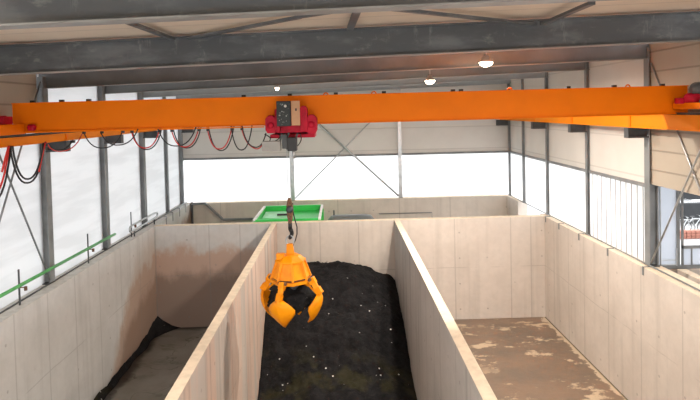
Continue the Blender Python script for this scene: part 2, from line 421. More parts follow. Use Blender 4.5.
# gusset plates of the second beam and the roof bracing
def onz(u, v, z=9.55): return at(u, v, 'Z', z)
br = [((122, 20), (176, 40), .10, 'dark steel angle under the roof at left, running down to the second beam'),
      ((180, 40), (300, 17), .08, 'long grey roof rod left of the middle, from second beam up to right'),
      ((298, 17), (352, 9), .06, 'short grey roof rod near the top beam, left of the middle'),
      ((350, 29), (357, 11), .12, 'short dark brace under the roof, right of the middle, nearly upright in view'),
      ((392, 9), (542, 25), .09, 'long dark brace under the roof at right, sloping down to second beam'),
      ((540, 25), (592, 3), .11, 'short dark brace under the roof at far right, above the second beam')]
for a, b, w, lb in br:
    za = 9.60
    A, B = onz(*a, za), onz(*b, za)
    A.z = 9.57 + .02 * A.x; B.z = 9.57 + .02 * B.x
    A = at(a[0], a[1], 'Z', A.z); B = at(b[0], b[1], 'Z', B.z)
    tag(MB().bar(A, B, w, .05).build('roof_brace', 'rafter', loc=A), lb, 'roof brace', 'braces under the roof')
# purlin above the girder on the far end (bent pipe)
# crossed rods
def rod(a, b, r, mat, lb, name='brace_rod', grp=None):
    g = MB().tube([a, b], r, 8); return tag(g.build(name, mat, loc=a), lb, 'brace rod', grp)
rod((7.92, 14.37, 9.1), (7.92, 11.0, 4.0), .022, 'galv', 'thin steel rod at right sloping down toward the camera, from the window column top', grp='crossed rods on the right wall')
rod((7.865, 14.38, 3.92), (7.865, 11.0, 9.0), .022, 'galv', 'thin steel rod at right rising toward the camera from the foot of the window column', grp='crossed rods on the right wall')
rod((-7.36, 11.4, 9.0), (-7.36, 14.52 - .22, 4.0), .022, 'steel', 'thin grey rod at left running down to the foot of the nearest left column', grp='crossed rods on the left wall')
rod((-7.40, 14.28, 8.95), (-7.40, 11.2, 3.95), .022, 'steel', 'thin grey rod at left leaning down toward the camera, crossing the other', grp='crossed rods on the left wall')
rod((-2.2, 26.78, 3.98), (2.7, 26.78, 8.75), .028, 'galv', 'thin rod on the far wall rising to the right from the post behind the hook', grp='crossed rods on the far wall')
rod((2.68, 26.74, 3.98), (-2.2, 26.74, 8.6), .045, 'galv', 'thicker rod on the far wall falling to the right to the right post', grp='crossed rods on the far wall')

# ------------------------------------------------------------------ crane runway
for x, lb in ((7.52, 'yellow orange crane runway beam along the right wall columns'), (-7.0, 'orange crane runway beam along the left wall columns, cable loops below')):
    r = root('runway_beam', (x, 14, 7.47), lb, 'crane runway', 'crane runway beams along the side walls')
    zt = 7.81 if x > 0 else 7.66
    for n, z0, z1, hw in (('lower_flange', 7.47, 7.495, .10), ('web', 7.495, zt - .025, .07), ('upper_flange', zt - .025, zt, .10)):
        MB().box(x - hw, x + hw, 1.0, 26.4, z0, z1).build(n, 'yellow', r)
    MB().box(x - .03, x + .03, 1.0, 26.4, zt, zt + .05).build('rail', 'steel_dark', r)
    for y in (14.53, 18.17, 21.74):
        s = -1 if x > 0 else 1
        MB().box(x + s * .07 - .02, x + s * .07 + .03, y - .05, y + .05, 7.495, zt - .025).build('joint_plate', 'orange', r)

# ------------------------------------------------------------------ bridge crane
GY = 12.6
gr = root('bridge_crane', (.3, GY + .2, 7.8), 'large orange crane bridge spanning the hall from wall to wall', 'overhead crane')
GB0, GB1 = 7.79, 8.41
MB().box(-7.16, 7.77, GY, GY + .36, GB0, GB1 - .02).build('girder', 'orange', gr, bevel=.006)
MB().box(-7.16, 7.77, GY - .03, GY + .39, GB1 - .02, GB1).build('girder_top_plate', 'orange', gr)
MB().box(-7.0, 7.5, GY - .05, GY + .41, GB0 - .02, GB0).build('girder_lower_flange', 'orange', gr)
for x in (-7.0, 7.52):
    s = 1 if x > 0 else -1
    za, zb_ = (7.885, 8.02) if s > 0 else (7.73, 7.95)
    c = MB().box(x - .13, x + .13, 11.35, GY - .06, za, zb_).box(x - .13, x + .13, GY + .42, 14.3, za, zb_)
    c.build('end_carriage', 'orange', gr, bevel=.01)
    for y in (11.6, 14.05):
        MB().lathe([(.05, -.06), (.13, -.06), (.13, -.03), (.10, -.025), (.10, .025), (.13, .03), (.13, .06), (.05, .06)], (x, y, 7.99 if s > 0 else 7.84), 20, axis='X').build('travel_wheel', 'steel_dark', gr)
    b = MB().lathe([(.03, 0), (.055, .02), (.055, .12), (.04, .16), (.0301, .17)], (x, 11.18, (za + zb_) / 2), 14, axis='Y'); b.build('buffer', 'black', gr)
# travel drive motors (red gear case, black fan cowl)
mt = MB(); mt.lathe([(.04, 0), (.11, .02), (.11, .22), (.13, .24), (.13, .30), (.08, .32)], (7.52, 11.85, 8.10), 18, axis='Y'); mo = mt.build('travel_motor', 'red', gr)
MB().box(7.28, 7.52, 12.12, 12.30, 8.0, 8.13).build('gear_case', 'red', mo, bevel=.02)
MB().lathe([(.05, 0), (.15, .02), (.16, .3), (.12, .33)], (7.68, 11.85, 8.30), 18, axis='Y').build('motor_cowl', 'steel_dark', mo)
mt = MB(); mt.lathe([(.04, 0), (.09, .02), (.09, .5), (.06, .53)], (-7.52, 12.1, 8.05), 18, axis='X'); mo = mt.build('travel_motor', 'red', gr)
MB().box(-7.15, -6.95, 11.9, 12.25, 7.95, 8.12).build('gear_case', 'red', mo, bevel=.02)
MB().lathe([(.04, 0), (.07, .02), (.07, .14), (.04, .16)], (-6.78, 12.5, 7.87), 14, axis='X').build('limit_switch', 'red', gr)
for u in (33, 62, 89, 244, 290, 336, 384, 453, 461, 568, 614, 662):
    p = at(u, 95, 'Y', GY + .1)
    MB().box(p.x - .045, p.x + .045, GY + .05, GY + .12, GB1, GB1 + .05).build('clamp', 'black', gr)
for u in (326, 374, 510, 628):
    p = at(u, 95, 'Y', GY + .2)
    MB().tube([(p.x + .05 * math.cos(a), GY + .2, GB1 + .05 * math.sin(a)) for a in [PI * i / 8 for i in range(9)]], .016, 8).build('lifting_lug', 'orange', gr)

gr.rotation_euler = (0, -.0045, 0); gr.location.z += .02
# ------------------------------------------------------------------ hoist trolley
HY = 12.2
def X(u, y=HY, v=125): return at(u, v, 'Y', y).x
def Z(v, y=HY, u=290): return at(u, v, 'Y', y).z
hr = root('hoist_trolley', (X(290), 12.7, 7.6), 'red hoist trolley with an open control cabinet riding on the orange crane bridge', 'hoist')
zb, zm = Z(134), Z(126)
MB().prism([(X(272), Z(133)), (X(308), Z(133)), (X(309), Z(126)), (X(305), Z(122)), (X(275), Z(122)), (X(271), Z(127))], 'Y', 12.36, 12.5).build('cross_frame', 'red', hr, bevel=.01)
def lobe(u0, u1, v0, v1, ya, yb, nm='wheel_housing'):
    x0, x1, z1, z0 = X(u0), X(u1), Z(v0), Z(v1); c = (x1 - x0) * .32
    MB().prism([(x0, z0 + c), (x0 + c * .6, z0), (x1 - c * .6, z0), (x1, z0 + c), (x1, z1 - c), (x1 - c, z1), (x0 + c, z1), (x0, z1 - c)], 'Y', ya, yb).build(nm, 'red', hr, bevel=.015)
lobe(265, 276, 115, 133, 12.22, 12.5); lobe(306, 317, 115, 134.5, 12.22, 12.5); lobe(300, 307.5, 106, 132, 12.2, 12.5, 'side_plate'); lobe(275, 280, 108, 132, 12.2, 12.5, 'side_plate')
lobe(266, 280, 112, 132, 13.1, 13.3); lobe(302, 316, 112, 132, 13.1, 13.3)
for u in (270.5, 311.5):
    MB().lathe([(.02, 0), (.07, .005), (.07, .03), (.03, .035)], (X(u), 12.19, Z(125)), 16, axis='Y').build('wheel_cap', 'red', hr)
MB().box(X(268), X(314), 12.5, 13.3, 7.50, 7.58).build('drum_frame', 'red', hr, bevel=.01)
MB().lathe([(.02, -.4), (.13, -.4), (.13, .4), (.02, .4)], (X(290), 12.9, 7.62), 20, axis='X').build('rope_drum', 'steel_dark', hr)
cb = MB().box(X(277.5), X(291.5), 12.06, 12.19, Z(126), Z(101)).build('control_cabinet', 'black', hr, bevel=.01)
MB().box(X(279), X(290.5), 12.045, 12.058, Z(124.5), Z(102.5)).build('circuit_panel', 'circuit', cb)
MB().lathe([(.005, 0), (.03, .002), (.03, .02), (.005, .022)], (X(286.5), 12.02, Z(106)), 12, axis='Y').build('indicator_light', 'white', cb)
MB().box(X(292), X(300.5), 12.10, 12.14, Z(125.5), Z(101)).build('cabinet_door', 'door', cb, bevel=.006)
MB().box(X(296), X(297.4), 12.085, 12.10, Z(111), Z(108.5)).build('door_lock', 'black', cb)
MB().box(X(261), X(279.5), 12.25, 12.5, Z(151), Z(141)).build('terminal_box', 'box', hr, bevel=.01)
MB().box(X(287), X(296.3), 12.15, 12.42, Z(151), Z(137.5)).build('load_sensor', 'black', hr, bevel=.012)
MB().tube([(X(291.5), 12.6, Z(151)), (X(291.5), 12.6, Z(160))], .035, 12).build('rope_guide', 'galv', hr)
for u0, v0, u1, v1 in ((281, 134, 279, 141), (284, 134, 286, 150), (282, 136, 288, 146), (288, 133, 284, 143), (297, 134, 294, 140)):
    MB().bar((X(u0), 12.36, Z(v0)), (X(u1), 12.36, Z(v1)), .04, .04).build('hanger', 'steel_dark', hr)
MB().box(X(281), X(286.5), 12.3, 12.45, Z(149), Z(135)).build('gear_block', 'steel_dark', hr, bevel=.01)
for a, b in (((299, 134), (295, 148)), ((263, 134), (268, 141)), ((277, 134), (274, 141))):
    P = [(X(a[0] + (b[0] - a[0]) * t + 3 * math.sin(PI * t)), 12.4, Z(a[1] + (b[1] - a[1]) * t)) for t in [i / 6 for i in range(7)]]
    MB().tube(P, .013, 6).build('cable', 'rubber', hr)
# wire ropes
HX = at(289.5, 200, 'Y', 12.6).x
GX = at(290.5, 262, 'Y', 12.6).x
for s in (-1, 1):
    MB().tube([(HX + s * .03, 12.6, 7.56), (HX + s * .03, 12.6, Z(201, 12.6))], .009, 6).build('wire_rope', 'galv', hr)

# ------------------------------------------------------------------ hook block
def zz(v): return Z(v, 12.6)
hk = root('hook_block', (HX, 12.6, zz(222)), 'rusty brown hook block hanging on wire ropes above the orange grab', 'hook block')
MB().prism([(HX - .035, zz(198)), (HX + .03, zz(198)), (HX + .07, zz(206)), (HX + .06, zz(220)), (HX + .03, zz(223)), (HX - .03, zz(223)), (HX - .06, zz(216)), (HX - .07, zz(206))], 'Y', 12.54, 12.66).build('sheave_housing', 'rust', hk, bevel=.012)
MB().lathe([(.01, -.02), (.075, -.02), (.06, 0), (.075, .02), (.01, .02)], (HX, 12.52, zz(209)), 16, axis='Y').build('sheave', 'steel_dark', hk)
MB().tube([(HX, 12.6, zz(222)), (HX, 12.6, zz(230))], .045, 12).build('swivel', 'black', hk)
P = [(HX + .0, 12.6, zz(229)), (HX + .02, 12.62, zz(231)), (HX + .03, 12.65, zz(234)), (HX + .01, 12.64, zz(237)), (HX - .01, 12.57, zz(237.5)), (HX - .01, 12.53, zz(235))]
MB().tube(P, [.05, .05, .045, .045, .04, .02], 10).build('hook', 'black', hk)
# ------------------------------------------------------------------ grab
gb = root('orange_peel_grab', (GX, 12.6, zz(300)), 'bright orange four shelled grab hanging on the hook over the compost bay', 'crane grab')
g = MB().tube([(GX + .085 * math.cos(a), 12.6, zz(240.5) + .11 * math.sin(a)) for a in [2 * PI * i / 20 for i in range(21)]], .018, 8, caps=False)
g.build('shackle', 'galv', gb)
MB().prism([(GX - .09, zz(256)), (GX - .075, zz(243.5)), (GX + .06, zz(243.5)), (GX + .1, zz(256))], 'Y', 12.57, 12.63).build('lifting_eye', 'grab', gb, bevel=.01)
MB().box(GX - .30, GX - .13, 12.45, 12.58, zz(258), zz(252)).build('valve_block', 'grab', gb, bevel=.015)
def ring(g, z, r, n, a0=0): return [g.b.verts.new((GX + r * math.cos(a0 + 2 * PI * k / n), 12.6 + r * math.sin(a0 + 2 * PI * k / n), z)) for k in range(n)]
def frustum(prof, n, a0, name, mat='grab', bev=.01):
    g = MB(); R = [ring(g, z, r, n, a0) for r, z in prof]
    for A, B in zip(R, R[1:]):
        for k in range(n): g.b.faces.new((A[k], A[(k + 1) % n], B[(k + 1) % n], B[k]))
    g.b.faces.new(R[0]); g.b.faces.new(R[-1])
    return g.build(name, mat, gb, bevel=bev)
A0 = math.radians(22.5 - 12)
frustum([(.20, zz(254.5)), (.30, zz(258)), (.345, zz(259)), (.345, zz(261))], 8, A0, 'top_plate')
frustum([(.305, zz(261)), (.43, zz(276))], 8, A0, 'housing')
frustum([(.39, zz(276)), (.39, zz(278))], 8, A0, 'hinge_seat', 'rust')
frustum([(.45, zz(278)), (.45, zz(281))], 8, A0, 'hinge_ring')
for k in range(8):
    a = A0 + 2 * PI * k / 8; c, s = math.cos(a), math.sin(a)
    MB().bar((GX + .315 * c, 12.6 + .315 * s, zz(261)), (GX + .445 * c, 12.6 + .445 * s, zz(277)), .045, .06).build('corner_rib', 'grab', gb)
frustum([(.16, zz(281)), (.16, zz(287)), (.10, zz(290))], 12, 0, 'centre_hub', 'steel_dark')
prof = [(.47, .0), (.545, -.11), (.605, -.22), (.65, -.33), (.67, -.42), (.66, -.51), (.635, -.61), (.59, -.72), (.53, -.83), (.455, -.93), (.38, -1.02)]
prof = [(a_, b_ * .96) for a_, b_ in prof]
wid = [.07, .07, .075, .08, .24, .34, .33, .245, .15, .07, .006]
z0 = zz(277)
for q, ang in enumerate((-108, -18, 72, 162)):
    aa = math.radians(ang)
    def P(r, z, t): return Vector((GX + r * math.cos(aa + t), 12.6 + r * math.sin(aa + t), z0 + z))
    g = MB(); rows = []
    for (r, z), w in list(zip(prof, wid))[3:]:
        row = []
        for j in range(-6, 7):
            t = j / 6.0; ridge = .06 * (1 - abs(t)) * (1 if w > .05 else .2)
            row.append(g.b.verts.new(P(r + ridge - .06 * t * t * (w / .355), z - .05 * t * t * (w / .355), t * w / r)))
        rows.append(row)
    for A, B in zip(rows, rows[1:]):
        for j in range(12):
            f = g.b.faces.new((A[j], A[j + 1], B[j + 1], B[j])); f.smooth = True
    sh = g.build('grab_shell', 'grab', gb, solid=.03)
    g = MB()
    for i in range(0, 6):
        (r1, z1), (r2, z2) = prof[i], prof[i + 1]
        w = .055 if i < 3 else .03
        g.bar(P(r1 + (.0 if i < 3 else .04), z1 + .01, 0), P(r2 + (.0 if i < 2 else .04), z2 - .01, 0), w * 2, .15 if i < 3 else .07)
    g.build('shell_arm', 'grab', sh, bevel=.008)
    g = MB().tube([P(.26, -.02, 0), P(.42, -.16, 0)], .04, 10); g.tube([P(.42, -.16, 0), P(.60, -.33, 0)], .022, 8)
    g.build('ram', 'grab', gb)
    d = Vector((-math.sin(aa), math.cos(aa), 0)); c = P(.47, -.01, 0)
    MB().tube([c - d * .09, c + d * .09], .04, 12).build('hinge_pin', 'rust', gb)
hose = [(292.5, 203), (293, 212), (295, 220), (297, 227), (297, 234), (295.5, 240), (293.5, 243.5), (292.5, 248)]
MB().tube([(at(u, v, 'Y', 12.62)) for u, v in hose], .014, 8).build('hose', 'rubber', gb, label='thin black hose beside the hook')
# dark rough lump between the grab shells, in the heap's material
g = MB(); bmesh.ops.create_icosphere(g.b, subdivisions=4, radius=1)
for v in g.b.verts:
    n = noise.noise(v.co * 2.3) * .12 + noise.noise(v.co * 6) * .06
    rz = v.co.z
    r = (.50 + n) * (1.0 if rz > 0 else 1.0)
    v.co = Vector((GX + v.co.x * r, 12.6 + v.co.y * r, z0 - .50 + rz * (.27 + n)))
for f in g.b.faces: f.smooth = True
tag(g.build('dark_clump', 'compost', loc=(GX, 12.6, z0 - .50)), 'dark clump between the orange shells of the grab', 'compost')

# ------------------------------------------------------------------ festoon cables
fr = root('festoon_cable', (-3, GY - .1, GB0), 'red and black cable loops in a row below the orange crane bridge, left of hoist', 'festoon cable')
FY = GY - .06
def loop(u0, v0, u1, v1, low, mat, dy, parent, r=.013, plane='Y', val=FY):
    n = 14; pts = []
    for i in range(n + 1):
        t = i / n; s = 1 - abs(2 * t - 1) ** 2.3
        u = u0 + (u1 - u0) * (t * .72 + .28 * (3 * t * t - 2 * t ** 3)); v = v0 + (v1 - v0) * t; v = v + (low - (v0 + v1) / 2) * s
        pts.append(at(u, v, plane, val + dy))
    return MB().tube(pts, r, 8).build('cable_loop', mat, parent)
L = [(84, 133, 123, 130, 148, 'rubber', 0), (101, 133, 138, 129, 145, 'rubber', -.05), (131, 130, 160, 128, 148, 'redcable', 0), (132, 130, 162, 128, 149.5, 'rubber', .03), (158, 129, 196, 127, 146, 'rubber', -.05),
     (171, 128, 199, 127, 147, 'redcable', 0), (173, 128, 201, 127, 148, 'rubber', .03), (207, 127, 232, 126, 149, 'redcable', 0), (208.5, 127, 234, 126, 150.5, 'rubber', .03), (231, 126, 252, 125.5, 150, 'rubber', 0),
     (242, 126, 266, 133, 147, 'rubber', -.04), (241, 126, 263, 143, 147, 'redcable', .0)]
for a in L: loop(*a[:7], fr)
MB().box(-6.9, X(262), FY - .02, FY + .008, GB0 - .05, GB0 - .022).build('cable_track', 'orange', fr)
for u in (84, 102, 123, 132, 160, 172, 199, 208, 232, 242):
    p = at(u, 130, 'Y', FY)
    MB().box(p.x - .03, p.x + .03, FY - .03, FY + .02, GB0 - .10, GB0 - .05).build('cable_carrier', 'black', fr)
fl = root('festoon_cable', (-6.85, 12.5, 7.4), 'thick red and black cable loops hanging under the left crane runway beam', 'festoon cable')
L2 = [(-28, 150, 9, 146, 197, 'redcable', 0), (-26, 150, 11, 146, 202, 'rubber', .02), (10, 146, 45, 143, 183, 'rubber', 0), (12.5, 146, 43.5, 143, 179, 'rubber', .02), (45, 142, 73, 140, 150, 'rubber', 0), (46, 142, 82, 134, 151, 'redcable', .02)]
for a in L2: loop(*a[:7], fl, .02 if a[0] < 40 else .014, 'X', -6.84)
for u0, v0, u1, v1 in ((9, 146, 2, 172), (45, 143, 39, 172)):
    MB().tube([at(u0 + (u1 - u0) * t - 1.2 * t * (1 - t), v0 + (v1 - v0) * t, 'X', -6.82) for t in [i / 5 for i in range(6)]], .022, 8).build('cable_sleeve', 'redcable', fl)
for u in (10, 45, 73):
    p = at(u, 144, 'X', -6.84)
    MB().box(-6.88, -6.80, p.y - .05, p.y + .05, 7.40, 7.468).build('cable_carrier', 'black', fl)
# ------------------------------------------------------------------ lamps
def lamp(x, y, zl, top, label, rad, watts, sub=True):
    top = min(top, 9.6 + .028 * x - .02)
    r = root('high_bay_lamp', (x, y, zl), label, 'ceiling lamp', 'round ceiling lamps under the roof')
    MB().lathe([(rad * .45, .16), (rad * .55, .10), (rad, .045), (rad, 0), (rad * .93, -.004), (rad * .93, .02), (.02, .021)][::-1], (x, y, zl), 24).build('lamp_housing', 'box', r)
    MB().lathe([(.01, -.11), (rad * .4, -.10), (rad * .75, -.07), (rad * .92, -.02), (rad * .92, .012), (.01, .013)], (x, y, zl), 24).build('lamp_lens', 'glow', r)
    MB().tube([(x, y, zl + .15), (x, y, top)], .012, 8).build('suspension_rod', 'galv', r)
    l = bpy.data.lights.new('lamp_light', 'AREA'); l.shape = 'DISK'; l.size = rad * 1.8; l.energy = watts; l.color = (1, .90, .78)
    lo = bpy.data.objects.new('lamp_light', l); COL.objects.link(lo); lo.location = (x, y, zl - .13)
    lo.parent = r; lo.matrix_parent_inverse = Matrix.Translation(-r.location)
WATT = 520
p = at(486, 61, 'Y', 13.7); lamp(p.x, p.y, p.z - .03, 9.6, 'large glowing round lamp under the third roof beam, right of the middle', .17, WATT)
p = at(430, 79.5, 'Y', 17.3); lamp(p.x, p.y, p.z - .03, 9.55, 'smaller glowing round lamp farther back, left of the large one', .16, WATT)
p = at(277, 87.5, 'Y', 20.6); lamp(p.x, p.y, p.z, 9.5, 'tiny glowing lamp far back above the control cabinet of the hoist', .07, 40)
for x, y in ((5.3, 4.6), (-4.8, 4.6), (.5, -.5)):
    lamp(x, y, 9.2, 9.55, 'round ceiling lamp nearer the camera than the large glowing one', .17, WATT)

# ------------------------------------------------------------------ left wall: green pipe, posts, handrail
gp = [at(-25, 312, 'X', -7.2), at(0, 297.5, 'X', -7.2), at(60, 263, 'X', -7.2), at(115, 235, 'X', -7.2)]
y0, y1 = gp[0].y, gp[-1].y
pr = tag(MB().tube([(-7.2, y0 - 2, 4.36), (-7.2, y1, 4.33)], .04, 12).build('water_pipe', 'pipe_green', loc=(-7.2, y0, 4.35)), 'bright green pipe running along the top of the left concrete wall', 'pipe')
for u, v1, v0, lb in ((20.5, 271, 304, 'nearest thin upright post on the left wall, behind the green pipe'), (89, 235, 261, 'second thin upright post on the left wall, behind the green pipe'), (132, 213, 236, 'farthest thin upright post on the left wall, where the silver handrail begins')):
    a = at(u, v0, 'X', -7.25); zt = at(u, v1, 'X', -7.25).z
    ps = root('pipe_post', (-7.26, a.y, T), lb, 'post', 'thin posts along the left wall')
    MB().box(-7.275, -7.25, a.y - .02, a.y + .02, T, zt + .05).build('post', 'steel_dark', ps)
    MB().box(-7.25, -7.10, a.y - .015, a.y + .015, 4.27, 4.288).build('arm', 'rust', ps)
    MB().tube([(-7.12, a.y, 4.21), (-7.12, a.y, 4.30)], .035, 10).build('nozzle', 'rust', ps)
a = at(131, 230, 'X', -7.2); b = at(157.5, 215, 'X', -7.2)
P = [(-7.2, a.y, 4.30), (-7.2, b.y - .3, 4.30), (-7.2, b.y - .05, 4.27), (-7.2, b.y, 4.20), (-7.2, b.y - .05, 4.13), (-7.2, b.y - .3, 4.10), (-7.2, a.y, 4.10), (-7.2, a.y - .1, 4.14), (-7.2, a.y - .12, 4.2), (-7.2, a.y - .1, 4.26), (-7.2, a.y, 4.30)]
hr2 = tag(MB().tube(P, .035, 10, caps=False).build('handrail', 'galv', loc=(-7.2, a.y, T)), 'silver looped tube handrail on the left wall at the bay back wall', 'handrail')
for y in (a.y + .3, b.y - .4): MB().tube([(-7.2, y, T), (-7.2, y, 4.1)], .025, 8).build('handrail_foot', 'steel_dark', hr2)
P = [(-7.2, b.y + .1, 4.0), (-7.2, 26.5, 3.98)]
pp = tag(MB().tube(P, .03, 8).build('conduit', 'steel', loc=P[0]), 'grey conduit on the far stretch of the left wall, beyond the silver handrail', 'conduit')
for y in (22.9, 23.8, 24.8, 25.8):
    MB().box(-7.075, -7.06, y - .02, y + .02, 3.62, 4.0).box(-7.21, -7.06, y - .02, y + .02, 3.975, 4.0).build('conduit_clip', 'steel', pp)
dt = [at(190, 204, 'Y', 26.6), at(205, 203.2, 'Y', 26.6), at(223, 219.5, 'Y', 26.6), at(262, 218.5, 'Y', 26.6)]
g = MB()
for p, q in zip(dt, dt[1:]): g.bar(p, q, .12, .09)
dc = tag(g.build('cable_duct', 'steel', loc=dt[0]), 'dark grey duct stepping down the far wall, left of the green container', 'cable duct')
q = at(186.8, 222, 'Y', 26.6)
tag(MB().tube([(-7.0, 26.6, 0), (-7.0, 26.6, 3.95)], .05, 10).build('downpipe', 'steel_dark', loc=(-7, 26.6, 0)), 'dark upright pipe in the far left corner below the window strip', 'pipe')
# cable spikes on top of the duct
# ------------------------------------------------------------------ right wall: rail and clamps
rr = tag(MB().tube([(7.84, 12.0, 3.93), (7.84, 26.6, 3.93)], .018, 8).build('guide_rail', 'steel', loc=(7.84, 12, 3.93)), 'thin grey rail along the top of the right concrete wall', 'rail')
lbs = {644.5: 'clamp hooked over the right wall at the foot of the wide window column', 609: 'clamp hooked over the right wall midway below the white ribbed sheet', 580: 'clamp hooked over the right wall by the second nearest right column', 560: 'clamp hooked over the right wall left of the second nearest right column', 541: 'clamp hooked over the right wall at the corner with the bay back wall'}
for u, lb in lbs.items():
    p = at(u, {644.5: 266, 609: 247, 580: 232, 560: 222, 541: 213}[u], 'X', 7.72)
    y = min(p.y, 21.3)
    g = MB().box(7.665, 7.688, y - .028, y + .028, T - .2, T + .02).box(7.665, 7.86, y - .012, y + .012, T + .0, T + .02)
    tag(g.build('wall_clamp', 'steel', loc=(7.7, y, T)), lb, 'clamp', 'clamps along the right wall')
# ribs of the white sheet (vertical folds) between the nearest two right columns
for i in range(11):
    y = 14.9 + i * .3
    struct(MB().box(7.965, 7.988, y - .006, y + .006, T, RAIL - .05).build('trim_%d' % (3 + i), 'box'))

# ------------------------------------------------------------------ annexe facade beyond the window column
FYY = 14.6
wf = struct(MB().box(8.2, 12.5, FYY, FYY + .08, 3.74, 3.84).box(8.14, 8.22, FYY, FYY + .08, 3.84, 6.4).box(8.70, 8.78, FYY, FYY + .08, 3.84, 6.4).box(8.84, 12.5, FYY, FYY + .06, 4.27, 4.35).box(8.84, 8.88, FYY, FYY + .06, 3.84, 6.4).box(9.08, 9.11, FYY, FYY + .06, 3.84, 4.27).box(9.75, 9.80, FYY, FYY + .06, 3.84, 6.4).box(10.8, 10.85, FYY, FYY + .06, 3.84, 6.4).build('window_15', 'steel'))
MB().box(8.26, 8.68, FYY - .04, FYY - .02, 3.86, 3.88).box(8.26, 8.68, FYY - .04, FYY - .02, 3.98, 4.0).box(8.24, 8.26, FYY - .05, FYY - .01, 3.84, 6.3).box(8.66, 8.68, FYY - .05, FYY - .01, 3.84, 4.3).build('window_guard', 'galv', wf)
struct(MB().box(8.22, 8.70, FYY + .02, FYY + .04, 3.84, 6.4).box(8.88, 12.5, FYY + .02, FYY + .04, 3.84, 4.27).build('window_16', 'curtain'))
struct(MB().box(8.2, 12.6, FYY - .1, FYY + .2, 0, 3.74).build('wall_annexe', 'wall_right'))
struct(MB().box(8.85, 12.6, 10.0, 14.5, 0, 3.55).build('floor_annexe', 'wall_right'))
struct(MB().box(8.2, 12.7, 7.5, 15.2, 6.5, 6.7).build('annexe_sky_block', 'panel_tan'))  # unseen roof added to keep sky light off the annexe walls
struct(MB().box(12.6, 12.7, 7.5, 15.2, 0, 6.5).build('wall_annexe_side', 'panel_tan'))
# parked vehicles and things in the yard
def car(x, y, lab, body, van=False):
    r = root('parked_car', (x, y, 0), lab, 'car', 'vehicles parked in the yard')
    Lh, Wd, Hh = (2.5, .95, 2.1) if van else (2.1, .85, 1.45)
    if van: pr_ = [(-Lh, .35), (Lh, .35), (Lh, 1.1), (Lh - .7, 1.25), (Lh - 1.3, Hh), (-Lh + .1, Hh), (-Lh, 1.8)]
    else: pr_ = [(-Lh, .35), (Lh, .35), (Lh, .8), (Lh - 1.0, .95), (Lh - 1.7, Hh), (-Lh + .9, Hh), (-Lh + .2, .98), (-Lh, .9)]
    MB().prism([(x + p[0], p[1]) for p in pr_], 'Y', y - Wd, y + Wd).build('car_body', body, r, bevel=.08)
    zt = Hh - .12
    w = MB().prism([(x + a, b) for a, b in ((-Lh + 1.1, zt), (Lh - 1.85, zt), (Lh - 1.25, .98), (-Lh + .6, .98))], 'Y', y - Wd - .012, y + Wd + .012); w.build('side_window', 'glass_dark', r)
    for sx in (-1, 1):
        for sy in (-1, 1):
            MB().lathe([(.1, -.1), (.31, -.09), (.33, 0), (.31, .09), (.1, .1)], (x + sx * (Lh - .8), y + sy * (Wd - .08), .33), 20, axis='Y').build('wheel', 'black', r)
car(26.0, 42, 'white van parked in the yard, seen through the window at the right edge', 'white', True)
car(23.4, 38, 'dark car parked in front of the white van, seen through the right window', 'glass_dark')
def bike(x, y, lb):
    r = root('bicycle', (x, y, 0), lb, 'bicycle', 'bicycles in the yard')
    for dx in (-.52, .52):
        MB().tube([(x + dx + .33 * math.cos(a), y, .34 + .33 * math.sin(a)) for a in [2 * PI * i / 20 for i in range(21)]], .022, 6, caps=False).build('bicycle_wheel', 'black', r)
    g = MB()
    for p, q in (((-.52, .34), (-.12, .85)), ((-.12, .85), (.38, .85)), ((.38, .95), (.52, .34)), ((-.02, .3), (.38, .85)), ((-.02, .3), (-.14, .95)), ((-.52, .34), (-.02, .3)), ((.30, 1.02), (.42, .95))):
        g.tube([(x + p[0], y, p[1]), (x + q[0], y, q[1])], .022, 6)
    g.build('bicycle_frame', 'galv', r)
    MB().box(x - .26, x - .02, y - .06, y + .06, .95, 1.0).build('saddle', 'black', r)
    MB().tube([(x + .32, y - .28, 1.03), (x + .36, y, 1.03), (x + .32, y + .28, 1.03)], .018, 6).build('handlebar', 'black', r)
bike(20.9, 34.6, 'pale framed bicycle in the yard seen low in the window at the right edge')
bike(21.9, 34.9, 'second bicycle in the yard, just right of the first one and cut by the edge')
for i, x in enumerate((20.1, 20.65, 21.2)):
    g = MB()
    for r_ in range(3):
        for c_ in range(2): g.box(x - .26 + c_ * .27, x - .02 + c_ * .27, 33.2, 33.6, .0 + r_ * .16, .14 + r_ * .16)
    tag(g.build('brick_stack', 'brick', loc=(x, 33.4, 0)), ('reddish brick stack in the yard, leftmost of three', 'reddish brick stack in the yard, middle of three', 'reddish brick stack in the yard, rightmost of three')[i], 'brick stack', 'brick stacks in the yard')

# ------------------------------------------------------------------ behind the bays
ct = root('green_container', (-2.1, 23.2, 0), 'bright green open topped container standing behind the middle bay', 'container')
cx0, cx1, cy0, cy1, cz = -3.42, -.86, 21.85, 25.0, 3.95
for x0, x1, y0_, y1_ in ((cx0, cx0 + .06, cy0, cy1), (cx1 - .06, cx1, cy0, cy1), (cx0 + .06, cx1 - .06, cy1 - .06, cy1), (cx0 + .06, cx1 - .06, cy0, cy0 + .06)):
    MB().box(x0, x1, y0_, y1_, .3, cz - .06).build('side_panel', 'green', ct)
MB().box(cx0, cx1, cy0, cy1, .1, .3).build('container_floor', 'green', ct)
MB().box(cx0 - .03, cx0 + .07, cy0, cy1, cz - .06, cz).build('rim_bar', 'white', ct, label='white rim bar')
MB().box(cx1 - .07, cx1 + .03, cy0, cy1, cz - .06, cz).build('rim_bar', 'white', ct, label='white rim bar')
MB().box(cx0 + .07, cx1 - .07, cy1 - .07, cy1 + .03, cz - .06, cz).build('rim_bar', 'green', ct)
MB().box(cx0 + .07, cx1 - .07, cy0, cy0 + .07, cz - .06, cz).build('rim_bar', 'green', ct)
